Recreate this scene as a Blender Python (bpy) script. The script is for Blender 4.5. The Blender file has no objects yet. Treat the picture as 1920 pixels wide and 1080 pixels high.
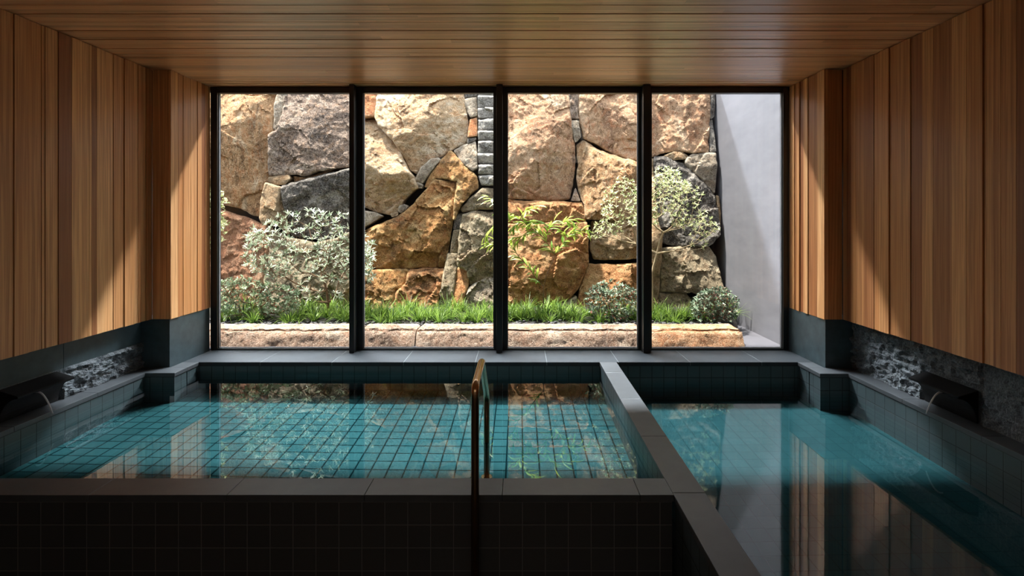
import bpy, bmesh, math, random
from mathutils import Vector, Matrix, noise
from mathutils.kdtree import KDTree
from mathutils.geometry import delaunay_2d_cdt
R = math.radians
scene = bpy.context.scene
COL = scene.collection
F = 983.0; VX = 974.0; VY = 411.0; EYE = 1.7          # focal length in px, vanishing point, eye height

# ------------------------------------------------------------------ camera
cam_d = bpy.data.cameras.new('camera'); cam = bpy.data.objects.new('camera', cam_d); COL.objects.link(cam)
cam.location = (0, 0, EYE); cam.rotation_euler = (R(90), 0, 0)
cam_d.sensor_width = 36; cam_d.lens = F / 1920 * 36
cam_d.shift_x = (960 - VX) / 1920; cam_d.shift_y = (VY - 540) / 1920
cam_d.clip_start = 0.02; cam_d.clip_end = 200
scene.camera = cam
# ------------------------------------------------------------------ world: soft sky with a bright band added high over the garden to shape the light patches
world = bpy.data.worlds.new('sky'); scene.world = world; world.use_nodes = True
wt = world.node_tree; wt.nodes.clear()
class NT:
    def __init__(s, tree): s.t = tree
    def n(s, typ, **kw):
        nd = s.t.nodes.new(typ)
        for k, v in kw.items():
            if k == 'ins':
                for a, b in v.items(): s.put(nd, a, b)
            else: setattr(nd, k, v)
        return nd
    def put(s, nd, a, b):
        if isinstance(b, bpy.types.NodeSocket): s.t.links.new(b, nd.inputs[a])
        elif isinstance(b, bpy.types.Node): s.t.links.new(b.outputs[0], nd.inputs[a])
        else: nd.inputs[a].default_value = b
    def m(s, op, a, b=0.0, c=0.0, clamp=False):
        nd = s.n('ShaderNodeMath', operation=op, use_clamp=clamp)
        s.put(nd, 0, a); s.put(nd, 1, b); s.put(nd, 2, c)
        return nd.outputs[0]
    def ss(s, x, a, b, lo=0.0, hi=1.0):
        nd = s.n('ShaderNodeMapRange', interpolation_type='SMOOTHSTEP')
        s.put(nd, 0, x); s.put(nd, 1, a); s.put(nd, 2, b); s.put(nd, 3, lo); s.put(nd, 4, hi)
        return nd.outputs[0]
    def mix(s, fac, a, b, blend='MIX'):
        nd = s.n('ShaderNodeMix', data_type='RGBA', blend_type=blend)
        s.put(nd, 0, fac); s.put(nd, 6, a); s.put(nd, 7, b)
        return nd.outputs[2]
    def ramp(s, fac, stops):
        nd = s.n('ShaderNodeValToRGB'); s.put(nd, 0, fac)
        el = nd.color_ramp.elements
        while len(el) < len(stops): el.new(0.5)
        for e, (p, c) in zip(el, stops): e.position = p; e.color = c
        return nd.outputs[0]
    def noise(s, vec, scale, detail=4, rough=0.55, dist=0.0):
        nd = s.n('ShaderNodeTexNoise', ins={'Vector': vec, 'Scale': scale, 'Detail': detail, 'Roughness': rough, 'Distortion': dist})
        return nd.outputs[0]
    def scale(s, vec, sc):
        return s.n('ShaderNodeVectorMath', operation='MULTIPLY', ins={0: vec, 1: sc}).outputs[0]
    def add(s, vec, b):
        return s.n('ShaderNodeVectorMath', operation='ADD', ins={0: vec, 1: b}).outputs[0]
W = NT(wt)
tc = W.n('ShaderNodeTexCoord')
sx = W.n('ShaderNodeSeparateXYZ', ins={0: tc.outputs['Generated']})
dx, dy, dz = sx.outputs
phi = W.m('MULTIPLY', W.m('ARCTAN2', dz, dy), 180 / math.pi)          # elevation inside the plane facing the window
u = W.m('DIVIDE', dx, W.m('MAXIMUM', dy, 0.02))
band = W.m('MULTIPLY', W.ss(phi, 54.4, 55.4), W.ss(phi, 58.6, 57.6))
tail = W.m('MULTIPLY', W.ss(phi, 55.0, 58.0), W.ss(phi, 88.0, 60.0))
side = W.m('MULTIPLY', W.ss(u, -1.5, -0.5), W.ss(u, 1.35, 0.8))
side = W.m('MULTIPLY', side, W.m('GREATER_THAN', dy, 0.02))
BAND, TAIL, SKY = 345.0, 12.0, 3.0
st = W.m('ADD', W.m('MULTIPLY', W.m('ADD', W.m('MULTIPLY', W.m('MULTIPLY', band, BAND), W.m('ADD', 0.55, W.m('MULTIPLY', W.m('ABSOLUTE', u), 0.9))), W.m('MULTIPLY', tail, TAIL)), side),
         W.m('MULTIPLY', W.ss(dz, -0.02, 0.25), SKY))
bg = W.n('ShaderNodeBackground', ins={0: (0.88, 0.94, 1.0, 1), 1: st})
W.n('ShaderNodeOutputWorld', ins={0: bg})
world.cycles.is_caustics_light = True; world.cycles.sampling_method = 'MANUAL'; world.cycles.sample_map_resolution = 2048
# ------------------------------------------------------------------ sun, high above the garden slot
sd = bpy.data.lights.new('sun', 'SUN'); so = bpy.data.objects.new('sun', sd); COL.objects.link(so)
sd.energy = 14.0; sd.angle = R(4); sd.color = (1.0, 0.93, 0.82)
so.rotation_euler = Vector((-0.34, 0.0, 1.0)).to_track_quat('Z', 'Y').to_euler(); so.location = (0, 6, 12)
# ------------------------------------------------------------------ dim fill light added behind the camera to lift the near tiled wall
ld = bpy.data.lights.new('rear_fill', 'AREA'); lo = bpy.data.objects.new('rear_fill', ld); COL.objects.link(lo)
ld.shape = 'RECTANGLE'; ld.size = 3.2; ld.size_y = 1.2; ld.energy = 13.0; ld.color = (1.0, 0.86, 0.72); lo.location = (-0.2, -0.85, 2.895)
# ------------------------------------------------------------------ colour management
scene.view_settings.view_transform = 'Standard'; scene.view_settings.look = 'None'
scene.view_settings.gamma = 1.0; scene.view_settings.use_curve_mapping = False
scene.view_settings.exposure = 0.32
cy = scene.cycles
cy.use_denoising = True; cy.use_light_tree = False; cy.max_bounces = 10; cy.diffuse_bounces = 5; cy.glossy_bounces = 5
cy.transmission_bounces = 8; cy.transparent_max_bounces = 16
cy.caustics_reflective = True; cy.caustics_refractive = True; cy.blur_glossy = 0.3
cy.sample_clamp_indirect = 10.0

# ================================================================== helpers
def lin(r, g, b, k=1.0):
    f = lambda c: (c / 255 / 12.92 if c / 255 <= 0.04045 else ((c / 255 + 0.055) / 1.055) ** 2.4) * k
    return (f(r), f(g), f(b), 1)
def at(x, y, d): return Vector(((x - VX) * d / F, d, EYE + (VY - y) * d / F))
def mat(name):
    m = bpy.data.materials.new(name); m.use_nodes = True; m.node_tree.nodes.clear()
    return m, NT(m.node_tree)
def finish(m, N, shader):
    N.n('ShaderNodeOutputMaterial', ins={0: shader}); return m
def pbsdf(N, **k):
    nd = N.n('ShaderNodeBsdfPrincipled')
    for a, b in k.items(): N.put(nd, a.replace('_', ' '), b)
    return nd
def bump(N, h, strength=0.5, dist=0.01):
    return N.n('ShaderNodeBump', ins={'Height': h, 'Strength': strength, 'Distance': dist}).outputs[0]
def tag(o, label=None, cat=None, group=None, kind=None):
    if label: o['label'] = label
    if cat: o['category'] = cat
    if group: o['group'] = group
    if kind: o['kind'] = kind
    return o
def empty(name, loc):
    o = bpy.data.objects.new(name, None); COL.objects.link(o); o.location = loc; o.empty_display_size = 0.1
    return o
class MB:
    """collects geometry that becomes ONE mesh object"""
    def __init__(s): s.v = []; s.f = []; s.tone = []; s.cur = 0.5
    def face(s, idx): s.f.append(idx); s.tone.append(s.cur)
    def box(s, a, b):
        x0, x1 = sorted((a[0], b[0])); y0, y1 = sorted((a[1], b[1])); z0, z1 = sorted((a[2], b[2]))
        n = len(s.v)
        s.v += [(x0,y0,z0),(x1,y0,z0),(x1,y1,z0),(x0,y1,z0),(x0,y0,z1),(x1,y0,z1),(x1,y1,z1),(x0,y1,z1)]
        for q in ((0,3,2,1),(4,5,6,7),(0,1,5,4),(1,2,6,5),(2,3,7,6),(3,0,4,7)): s.face([n+i for i in q])
    def tube(s, pts, rad, seg=6, cap=True):
        pts = [Vector(p) for p in pts]; n0 = len(s.v); prev = None
        if not hasattr(rad, '__len__'): rad = [rad] * len(pts)
        for i, p in enumerate(pts):
            t = (pts[min(i+1, len(pts)-1)] - pts[max(i-1, 0)]).normalized()
            if prev is None:
                prev = t.orthogonal().normalized()
            prev = (prev - t * prev.dot(t)); prev = prev.normalized() if prev.length > 1e-6 else t.orthogonal().normalized()
            b = t.cross(prev)
            for k in range(seg):
                a = 2 * math.pi * k / seg
                s.v.append(tuple(p + (prev * math.cos(a) + b * math.sin(a)) * rad[i]))
        for i in range(len(pts) - 1):
            for k in range(seg):
                a = n0 + i*seg + k; b_ = n0 + i*seg + (k+1) % seg
                s.face([a, b_, b_ + seg, a + seg])
        if cap:
            s.face([n0 + k for k in range(seg)][::-1]); e = n0 + (len(pts)-1)*seg
            s.face([e + k for k in range(seg)])
    def leaf(s, base, d, up, ln, wd, droop=0.15, fold=0.25):
        d = d.normalized(); sd_ = d.cross(up)
        sd_ = sd_.normalized() if sd_.length > 1e-5 else d.orthogonal().normalized()
        nm = sd_.cross(d).normalized(); n = len(s.v)
        st = ((0.0, 0.12), (0.30, 0.8), (0.58, 1.0), (0.82, 0.6))
        for t, w in st:
            c = base + d * (ln * t) - nm * (droop * ln * t * t)
            s.v += [tuple(c - sd_ * wd/2*w + nm*wd*w*fold), tuple(c), tuple(c + sd_ * wd/2*w + nm*wd*w*fold)]
        s.v.append(tuple(base + d * ln - nm * droop * ln))
        for i in range(3):
            a = n + 3*i
            s.face([a, a+1, a+4, a+3]); s.face([a+1, a+2, a+5, a+4])
        a = n + 9; s.face([a, a+1, a+3]); s.face([a+1, a+2, a+3])
    def build(s, name, m, parent=None, smooth=False, origin=None):
        me = bpy.data.meshes.new(name)
        v = s.v
        if origin is not None: v = [(p[0]-origin[0], p[1]-origin[1], p[2]-origin[2]) for p in v]
        me.from_pydata(v, [], s.f); me.materials.append(m)
        at_ = me.attributes.new('tone', 'FLOAT', 'FACE'); at_.data.foreach_set('value', s.tone)
        if smooth: me.polygons.foreach_set('use_smooth', [True] * len(me.polygons))
        me.update()
        o = bpy.data.objects.new(name, me); COL.objects.link(o)
        if origin is not None: o.location = origin
        if parent: o.parent = parent
        return o
def bevel(o, w=0.003, seg=2):
    b = o.modifiers.new('bevel', 'BEVEL'); b.width = w; b.segments = seg; b.limit_method = 'ANGLE'; b.angle_limit = R(40)
    return o

# ================================================================== materials
def wood(name, axis, k, rough, spec):
    m, N = mat(name)
    p = N.n('ShaderNodeNewGeometry').outputs['Position']
    tone = N.n('ShaderNodeAttribute', attribute_name='tone').outputs['Fac']
    off = N.n('ShaderNodeCombineXYZ', ins={0: N.m('MULTIPLY', tone, 37.0), 1: N.m('MULTIPLY', tone, 17.0), 2: N.m('MULTIPLY', tone, 53.0)})
    v = N.add(p, off.outputs[0])
    s_lo = (0.9, 55, 55) if axis == 'x' else (55, 55, 0.9)
    s_hi = (1.6, 150, 150) if axis == 'x' else (150, 150, 1.6)
    s_kn = (0.5, 9, 9) if axis == 'x' else (9, 9, 0.5)
    g1 = N.noise(N.scale(v, s_lo), 1.0, 4, 0.6, 0.6); g2 = N.noise(N.scale(v, s_hi), 1.0, 2, 0.5); g3 = N.noise(N.scale(v, s_kn), 1.0, 2, 0.5)
    base = N.ramp(tone, [(0.0, lin(176, 122, 80, k)), (0.35, lin(206, 149, 102, k)), (0.7, lin(213, 157, 110, k)), (1.0, lin(224, 174, 129, k))] if axis == 'x' else [(0.0, lin(142, 86, 48, k)), (0.35, lin(186, 130, 81, k)), (0.7, lin(196, 141, 90, k)), (1.0, lin(216, 165, 113, k))])
    c = N.mix(N.ss(g1, 0.44, 0.62), base, N.mix(1.0, base, (0.66, 0.57, 0.50, 1), 'MULTIPLY'))
    c = N.mix(N.m('MULTIPLY', N.ss(g2, 0.46, 0.62), 0.7), c, N.mix(1.0, base, (0.62, 0.53, 0.46, 1), 'MULTIPLY'))
    c = N.mix(N.m('MULTIPLY', N.ss(g3, 0.45, 0.7), 0.45), c, N.mix(1.0, base, (0.88, 0.70, 0.52, 1), 'MULTIPLY'))
    h = N.m('ADD', N.m('MULTIPLY', g1, 0.6), N.m('MULTIPLY', g2, 0.4))
    return finish(m, N, pbsdf(N, Base_Color=c, Coat_Weight=0.8 if axis == 'x' else 0.0, Coat_Roughness=0.32, Roughness=rough, Normal=bump(N, h, 0.2, 0.003), Specular_IOR_Level=spec))
M = {}
M['wood_v'] = wood('cedar_vertical', 'z', 1.15, 0.5, 0.55); M['wood_h'] = wood('cedar_horizontal', 'x', 1.40, 0.45, 0.8)
def plain(name, col, rough=0.5, metal=0.0, n_scale=0, n_amt=0.15, b=0.0, spec=0.5):
    m, N = mat(name)
    c = col; nrm = None
    if n_scale:
        p = N.n('ShaderNodeNewGeometry').outputs['Position']
        nz = N.noise(p, n_scale, 6, 0.6); nz2 = N.noise(p, n_scale * 0.13, 3, 0.5)
        f = N.m('ADD', N.m('MULTIPLY', nz, 0.6), N.m('MULTIPLY', nz2, 0.4))
        lo = tuple(x * (1 - n_amt) for x in col[:3]) + (1,); hi = tuple(min(1, x * (1 + n_amt)) for x in col[:3]) + (1,)
        c = N.ramp(f, [(0.3, lo), (0.7, hi)])
        if b: nrm = bump(N, nz, b, 0.004)
    k = dict(Base_Color=c, Roughness=rough, Metallic=metal, Specular_IOR_Level=spec)
    if nrm: k['Normal'] = nrm
    return finish(m, N, pbsdf(N, **k))
M['coping'] = plain('honed_basalt', (0.048, 0.053, 0.058, 1), 0.42, n_scale=9, n_amt=0.30, b=0.08, spec=0.5)
M['deck'] = plain('honed_basalt_deck', (0.031, 0.036, 0.041, 1), 0.55, n_scale=9, n_amt=0.20, b=0.06, spec=0.15)
M['dado'] = plain('dark_stone_slab', (0.032, 0.052, 0.060, 1), 0.45, n_scale=14, n_amt=0.45, b=0.10)
M['grout'] = plain('pale_grout', lin(112, 118, 120), 0.8)
M['frame'] = plain('black_window_frame', (0.012, 0.014, 0.015, 1), 0.35)
M['gasket'] = plain('grey_window_gasket', (0.16, 0.16, 0.17, 1), 0.5)
M['dark_concrete'] = plain('dark_backing', (0.02, 0.02, 0.02, 1), 0.9)
M['spout'] = plain('black_iron', (0.0045, 0.0045, 0.005, 1), 0.8, spec=0.15)
M['soil'] = plain('dark_soil', (0.012, 0.010, 0.008, 1), 0.95, n_scale=60, n_amt=0.7, b=0.6)
M['pebble'] = plain('dark_pebble', (0.055, 0.055, 0.062, 1), 0.6, n_scale=30, n_amt=0.4)
M['outer_paving'] = plain('grey_paving', lin(82, 82, 90), 0.7, n_scale=12, n_amt=0.10, b=0.05)
M['bark'] = plain('reddish_bark', lin(120, 92, 70), 0.85, n_scale=40, n_amt=0.35, b=0.3)
M['bark_pale'] = plain('pale_bark', lin(165, 148, 120), 0.85, n_scale=40, n_amt=0.30, b=0.3)
M['plaster_dark'] = plain('dark_plaster', (0.035, 0.032, 0.03, 1), 0.8, n_scale=6, n_amt=0.15)

M['plaster_back'] = plain('grey_plaster', (0.34, 0.33, 0.32, 1), 0.8, n_scale=6, n_amt=0.1)
def tiles(name, col, grout, off, rough=0.35, vary=0.25, w=0.022, spec=0.5):
    m, N = mat(name)
    g = N.n('ShaderNodeNewGeometry')
    sp = N.n('ShaderNodeSeparateXYZ', ins={0: N.scale(N.add(g.outputs['Position'], tuple(-o for o in off)), (10, 10, 10))})
    sn = N.n('ShaderNodeSeparateXYZ', ins={0: g.outputs['True Normal']})
    lines = None; dome = None; fl = []
    for i in range(3):
        fr = N.m('ABSOLUTE', N.m('SUBTRACT', N.m('FRACT', sp.outputs[i]), 0.5))
        off_ax = N.m('LESS_THAN', N.m('ABSOLUTE', sn.outputs[i]), 0.5)
        l = N.m('MULTIPLY', N.ss(fr, 0.5 - w * 1.6, 0.5 - w * 0.6), off_ax)
        lines = l if lines is None else N.m('MAXIMUM', lines, l)
        fl.append(N.m('MULTIPLY', N.m('FLOOR', sp.outputs[i]), off_ax))
    cell = N.n('ShaderNodeCombineXYZ', ins={0: fl[0], 1: fl[1], 2: fl[2]})
    wn = N.n('ShaderNodeTexWhiteNoise', noise_dimensions='3D', ins={0: cell.outputs[0]}).outputs[0]
    nz = N.noise(g.outputs['Position'], 40, 4, 0.6)
    k = N.m('ADD', 1 - vary / 2, N.m('MULTIPLY', N.m('ADD', N.m('MULTIPLY', wn, 0.6), N.m('MULTIPLY', nz, 0.4)), vary))
    c = N.mix(1.0, col, N.n('ShaderNodeCombineColor', ins={0: k, 1: k, 2: k}).outputs[0], 'MULTIPLY')
    c = N.mix(lines, c, grout)
    return finish(m, N, pbsdf(N, Base_Color=c, Specular_IOR_Level=spec, Roughness=N.m('ADD', rough, N.m('MULTIPLY', lines, 0.4)),
                              Normal=bump(N, N.m('SUBTRACT', N.m('MULTIPLY', nz, 0.12), lines), 0.35, 0.002)))
M['tile_wall'] = tiles('slate_tiles', (0.040, 0.056, 0.060, 1), (0.006, 0.008, 0.009, 1), (0.013, 0.075, 0.067))
M['tile_front'] = tiles('black_tiles', (0.040, 0.041, 0.042, 1), (0.12, 0.12, 0.12, 1), (0.013, 0.0, 0.067), w=0.014)
M['tile_floor'] = tiles('teal_floor_tiles', (0.0105, 0.0345, 0.0375, 1), (0.0010, 0.0050, 0.0060, 1), (0.02, 0.013, 0.02), spec=0.0, rough=0.7, w=0.042)
M['tile_floor_r'] = tiles('teal_floor_tiles_faint', (0.0100, 0.0320, 0.0360, 1), (0.0045, 0.0170, 0.0195, 1), (0.02, 0.013, 0.02), spec=0.0, rough=0.7, w=0.022)
M['tile_room'] = tiles('dark_floor_tiles', (0.055, 0.055, 0.056, 1), (0.09, 0.09, 0.09, 1), (0.013, 0.02, 0.02))

def water(name, rough, amp, sc):
    m, N = mat(name)
    p = N.n('ShaderNodeNewGeometry').outputs['Position']
    nz = N.noise(N.scale(p, (1.0, 0.55, 1.0)), sc, 2, 0.5)
    nr = bump(N, nz, amp, 0.02)
    g = N.n('ShaderNodeNewGeometry')
    c = N.m('ABSOLUTE', N.n('ShaderNodeVectorMath', operation='DOT_PRODUCT', ins={0: g.outputs['Normal'], 1: g.outputs['Incoming']}).outputs['Value'])
    f = N.m('ADD', 0.02, N.m('MULTIPLY', 0.90, N.m('POWER', N.m('SUBTRACT', 1.0, c), 3.8)))
    rf = N.n('ShaderNodeBsdfRefraction', ins={'Color': (0.93, 1.0, 0.99, 1), 'Roughness': 0.0, 'IOR': 1.333, 'Normal': nr})
    gl = N.n('ShaderNodeBsdfGlossy', ins={'Color': (0.97, 0.98, 1.0, 1), 'Roughness': rough, 'Normal': nr})
    return finish(m, N, N.n('ShaderNodeMixShader', ins={0: f, 1: rf.outputs[0], 2: gl.outputs[0]}))
M['water_left'] = water('pool_water_clear', 0.0, 0.0015, 3.0)
M['water_right'] = water('pool_water_rippled', 0.03, 0.002, 4.0)
M['stream'] = plain('falling_water', (0.75, 0.78, 0.80, 1), 0.05)
m_, N_ = mat('falling_water_glass')
M['stream'] = finish(m_, N_, N_.n('ShaderNodeMixShader', ins={0: 0.45, 1: N_.n('ShaderNodeBsdfTransparent').outputs[0],
                     2: N_.n('ShaderNodeBsdfPrincipled', ins={'Base Color': (0.8, 0.8, 0.8, 1), 'Roughness': 0.1}).outputs[0]}))
m_, N_ = mat('clear_glass')
g_ = N_.n('ShaderNodeNewGeometry')
dt_ = N_.n('ShaderNodeVectorMath', operation='DOT_PRODUCT', ins={0: g_.outputs['Normal'], 1: g_.outputs['Incoming']}).outputs['Value']
fr_ = N_.m('ADD', 0.02, N_.m('MULTIPLY', 0.9, N_.m('POWER', N_.m('SUBTRACT', 1.0, N_.m('ABSOLUTE', dt_)), 5.0)))
M['glass'] = finish(m_, N_, N_.n('ShaderNodeMixShader', ins={0: fr_, 1: N_.n('ShaderNodeBsdfTransparent', ins={0: (0.97, 0.98, 0.98, 1)}).outputs[0],
                     2: N_.n('ShaderNodeBsdfGlossy', ins={1: 0.0}).outputs[0]}))
M['bronze'] = plain('brushed_bronze', (0.42, 0.27, 0.15, 1), 0.22, metal=1.0)

def rockmat(name, base, dark, pale, stain, streak=(1, 1, 1), contrast=1.0, stain_amt=0.6, bstr=1.0):
    def ds(c, k):
        l = 0.3 * c[0] + 0.59 * c[1] + 0.11 * c[2]; return tuple(l + (x - l) * k for x in c[:3]) + (1,)
    base, dark, pale, stain = ds(base, .92), ds(dark, .85), ds(pale, .95), ds(stain, .88)
    m, N = mat(name)
    p = N.n('ShaderNodeNewGeometry').outputs['Position']
    rnd = N.n('ShaderNodeObjectInfo').outputs['Random']
    v = N.add(p, N.n('ShaderNodeCombineXYZ', ins={0: N.m('MULTIPLY', rnd, 31.0), 1: N.m('MULTIPLY', rnd, 13.0), 2: N.m('MULTIPLY', rnd, 71.0)}).outputs[0])
    vs = N.scale(v, streak)
    big = N.noise(vs, 2.6, 6, 0.62, 0.9); mid = N.noise(vs, 11, 6, 0.65, 0.5); fine = N.noise(v, 70, 5, 0.7)
    grit = N.n('ShaderNodeTexVoronoi', ins={'Vector': v, 'Scale': 160.0}).outputs[0]
    c = N.ramp(big, [(0.36, dark), (0.46, base), (0.54, base), (0.64, pale)])
    c = N.mix(N.m('MULTIPLY', N.ss(mid, 0.49, 0.62), stain_amt), c, stain)
    c = N.mix(N.m('MULTIPLY', N.ss(mid, 0.48, 0.34), 0.7 * contrast), c, N.mix(1.0, c, (0.55, 0.50, 0.47, 1), 'MULTIPLY'))
    c = N.mix(N.m('MULTIPLY', N.ss(fine, 0.51, 0.64), 0.6 * contrast), c, pale)
    c = N.mix(N.m('MULTIPLY', N.ss(fine, 0.49, 0.36), 0.8 * contrast), c, dark)
    vn = N.noise(N.add(vs, (3.1, 7.7, 1.3)), 4.2, 6, 0.6, 1.2); vd = N.m('ABSOLUTE', N.m('SUBTRACT', vn, 0.5))
    vm = N.noise(vs, 1.7, 3, 0.5); vein = N.m('MULTIPLY', N.ss(vd, 0.014, 0.003), N.ss(vm, 0.46, 0.58))
    vn2 = N.noise(N.add(vs, (13.1, 2.7, 8.3)), 3.1, 7, 0.62, 1.6); crack = N.m('MULTIPLY', N.ss(N.m('ABSOLUTE', N.m('SUBTRACT', vn2, 0.5)), 0.010, 0.002), N.ss(vm, 0.54, 0.44))
    c = N.mix(N.m('MULTIPLY', vein, 0.55), c, pale); c = N.mix(N.m('MULTIPLY', crack, 0.75), c, N.mix(1.0, dark, (0.45, 0.42, 0.4, 1), 'MULTIPLY'))
    mid = N.m('ADD', mid, N.m('MULTIPLY', N.m('SUBTRACT', vein, N.m('MULTIPLY', crack, 1.5)), 0.12))
    rim_light = N.ss(N.n('ShaderNodeNewGeometry').outputs['Pointiness'], 0.515, 0.575)
    c = N.mix(N.m('MULTIPLY', rim_light, 0.6), c, pale)  # paints pale rim highlights into the colour of convex edges
    h = N.m('ADD', N.m('MULTIPLY', mid, 0.9), N.m('ADD', N.m('MULTIPLY', fine, 0.45), N.m('MULTIPLY', grit, 0.12)))
    return finish(m, N, pbsdf(N, Base_Color=c, Roughness=0.9, Normal=bump(N, h, bstr, 0.035), Specular_IOR_Level=0.2))
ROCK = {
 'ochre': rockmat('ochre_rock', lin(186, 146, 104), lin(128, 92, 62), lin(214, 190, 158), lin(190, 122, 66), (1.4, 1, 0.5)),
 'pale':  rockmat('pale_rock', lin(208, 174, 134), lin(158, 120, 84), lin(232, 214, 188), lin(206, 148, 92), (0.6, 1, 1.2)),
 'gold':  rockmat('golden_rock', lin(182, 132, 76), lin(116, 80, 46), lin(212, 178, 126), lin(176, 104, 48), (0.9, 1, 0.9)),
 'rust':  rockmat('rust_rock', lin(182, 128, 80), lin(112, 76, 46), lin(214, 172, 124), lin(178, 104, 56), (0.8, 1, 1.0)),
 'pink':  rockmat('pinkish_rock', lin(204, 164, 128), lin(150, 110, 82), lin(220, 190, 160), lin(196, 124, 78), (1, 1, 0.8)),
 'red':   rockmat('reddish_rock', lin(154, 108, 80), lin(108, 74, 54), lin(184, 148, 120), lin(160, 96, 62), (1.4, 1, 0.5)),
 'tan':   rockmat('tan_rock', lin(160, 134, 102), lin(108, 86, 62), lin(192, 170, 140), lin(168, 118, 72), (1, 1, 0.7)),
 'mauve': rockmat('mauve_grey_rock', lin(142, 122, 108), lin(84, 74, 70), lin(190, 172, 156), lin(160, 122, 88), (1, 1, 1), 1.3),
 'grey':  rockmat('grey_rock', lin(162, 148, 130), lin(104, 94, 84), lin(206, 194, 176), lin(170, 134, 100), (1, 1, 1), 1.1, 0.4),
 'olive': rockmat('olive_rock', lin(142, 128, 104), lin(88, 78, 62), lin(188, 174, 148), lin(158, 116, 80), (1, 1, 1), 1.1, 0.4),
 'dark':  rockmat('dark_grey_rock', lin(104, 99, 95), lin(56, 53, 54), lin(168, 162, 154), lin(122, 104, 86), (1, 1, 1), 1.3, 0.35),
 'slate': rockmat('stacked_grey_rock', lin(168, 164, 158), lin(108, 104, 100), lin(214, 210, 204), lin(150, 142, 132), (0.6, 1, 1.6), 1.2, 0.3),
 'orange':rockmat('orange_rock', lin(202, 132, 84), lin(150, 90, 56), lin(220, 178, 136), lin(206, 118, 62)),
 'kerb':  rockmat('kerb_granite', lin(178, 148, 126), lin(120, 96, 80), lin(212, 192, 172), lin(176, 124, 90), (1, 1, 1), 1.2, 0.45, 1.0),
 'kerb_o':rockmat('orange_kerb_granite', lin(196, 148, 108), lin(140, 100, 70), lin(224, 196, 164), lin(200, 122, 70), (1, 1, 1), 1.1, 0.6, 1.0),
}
m_, N_ = mat('split_face_stone')
p_ = N_.n('ShaderNodeNewGeometry').outputs['Position']
a_ = N_.noise(p_, 28, 5, 0.65); b_ = N_.noise(p_, 90, 4, 0.6)
M['split'] = finish(m_, N_, pbsdf(N_, Base_Color=N_.ramp(b_, [(0.35, (0.035, 0.045, 0.052, 1)), (0.65, (0.12, 0.14, 0.155, 1))]), Roughness=0.42,
                    Normal=bump(N_, N_.m('ADD', a_, N_.m('MULTIPLY', b_, 0.5)), 0.9, 0.02)))
m_, N_ = mat('grey_rendered_wall')
p_ = N_.n('ShaderNodeNewGeometry').outputs['Position']
a_ = N_.noise(N_.scale(p_, (1, 0.8, 2.5)), 3.0, 5, 0.6); b_ = N_.noise(N_.scale(p_, (1, 2.2, 0.35)), 3.2, 3, 0.5)
ln_ = N_.m('LESS_THAN', N_.m('FRACT', N_.m('MULTIPLY', N_.n('ShaderNodeSeparateXYZ', ins={0: p_}).outputs[2], 1.65)), 0.012)
c_ = N_.ramp(a_, [(0.3, lin(94, 95, 103)), (0.7, lin(107, 107, 115))])
c_ = N_.mix(N_.m('MULTIPLY', N_.ss(b_, 0.5, 0.75), 0.35), c_, lin(106, 109, 116))
c_ = N_.mix(N_.m('MULTIPLY', ln_, 0.3), c_, lin(98, 100, 108))
M['render'] = finish(m_, N_, pbsdf(N_, Base_Color=c_, Roughness=0.8, Normal=bump(N_, a_, 0.1, 0.01)))
def leafmat(name, c1, c2, rough=0.4, trans=0.3, c3=None):
    m, N = mat(name)
    tone = N.n('ShaderNodeAttribute', attribute_name='tone').outputs['Fac']
    stops = [(0.0, c1), (0.85, c2)]
    if c3: stops.append((0.93, c3))
    c = N.ramp(tone, stops)
    pb = pbsdf(N, Base_Color=c, Roughness=rough, Specular_IOR_Level=0.5)
    tr = N.n('ShaderNodeBsdfTranslucent', ins={0: c})
    return finish(m, N, N.n('ShaderNodeMixShader', ins={0: trans, 1: pb.outputs[0], 2: tr.outputs[0]}))
M['leaf_silver'] = leafmat('silver_green_leaf', lin(84, 112, 70), lin(222, 230, 208), 0.32, 0.2)
M['leaf_azalea'] = leafmat('mid_green_leaf', lin(82, 112, 74), lin(194, 210, 178), 0.4, 0.25, lin(150, 96, 74))
M['leaf_dark'] = leafmat('dark_green_leaf', lin(56, 84, 58), lin(166, 184, 160), 0.35, 0.2, lin(148, 92, 80))
M['leaf_lime'] = leafmat('lime_leaf', lin(98, 140, 44), lin(196, 212, 96), 0.4, 0.4)
M['leaf_yellow'] = leafmat('yellow_green_leaf', lin(112, 132, 74), lin(222, 224, 176), 0.4, 0.35)
M['blade'] = leafmat('grass_blade', lin(32, 72, 24), lin(140, 172, 74), 0.45, 0.35)

# ================================================================== room shell
CEIL = 2.91; TOP = 0.5; WOODZ = 0.89
XL, XR = -2.976, 2.607           # wood faces of the side walls
PL, PR = -2.83, 2.465            # faces of the two window piers
DW = 4.80; BACK = -1.6
rng = random.Random(5)
def widths(a, b, wide=True):
    out = []; p = a
    while p < b - 1e-6:
        w = rng.choice((0.022, 0.03, 0.045, 0.06, 0.09, 0.1, 0.105) if wide else (0.03, 0.045, 0.055, 0.06, 0.07))
        if p + w > b - 0.03: w = b - p
        out.append((p, p + w)); p += w
    return out
def board_wall(mb, x, sgn, y0, y1, z0, z1, thick=0.03):
    """vertical boards on a wall facing sgn*X"""
    for a, b in widths(y0, y1):
        mb.cur = rng.random(); rel = rng.choice((0, 0.002, 0.005, 0.009))
        mb.box((x - sgn * thick, a + 0.0012, z0), (x + sgn * (rel - 0.006), b - 0.0012, z1))
def pier_front(mb, y, x0, x1, z0, z1):
    for a, b in widths(x0, x1):
        mb.cur = rng.random()
        mb.box((a + 0.001, y, z0), (b - 0.001, y + 0.03, z1))
def shell_slab(mb, a, b): mb.cur = 0.5; mb.box(a, b)
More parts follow.
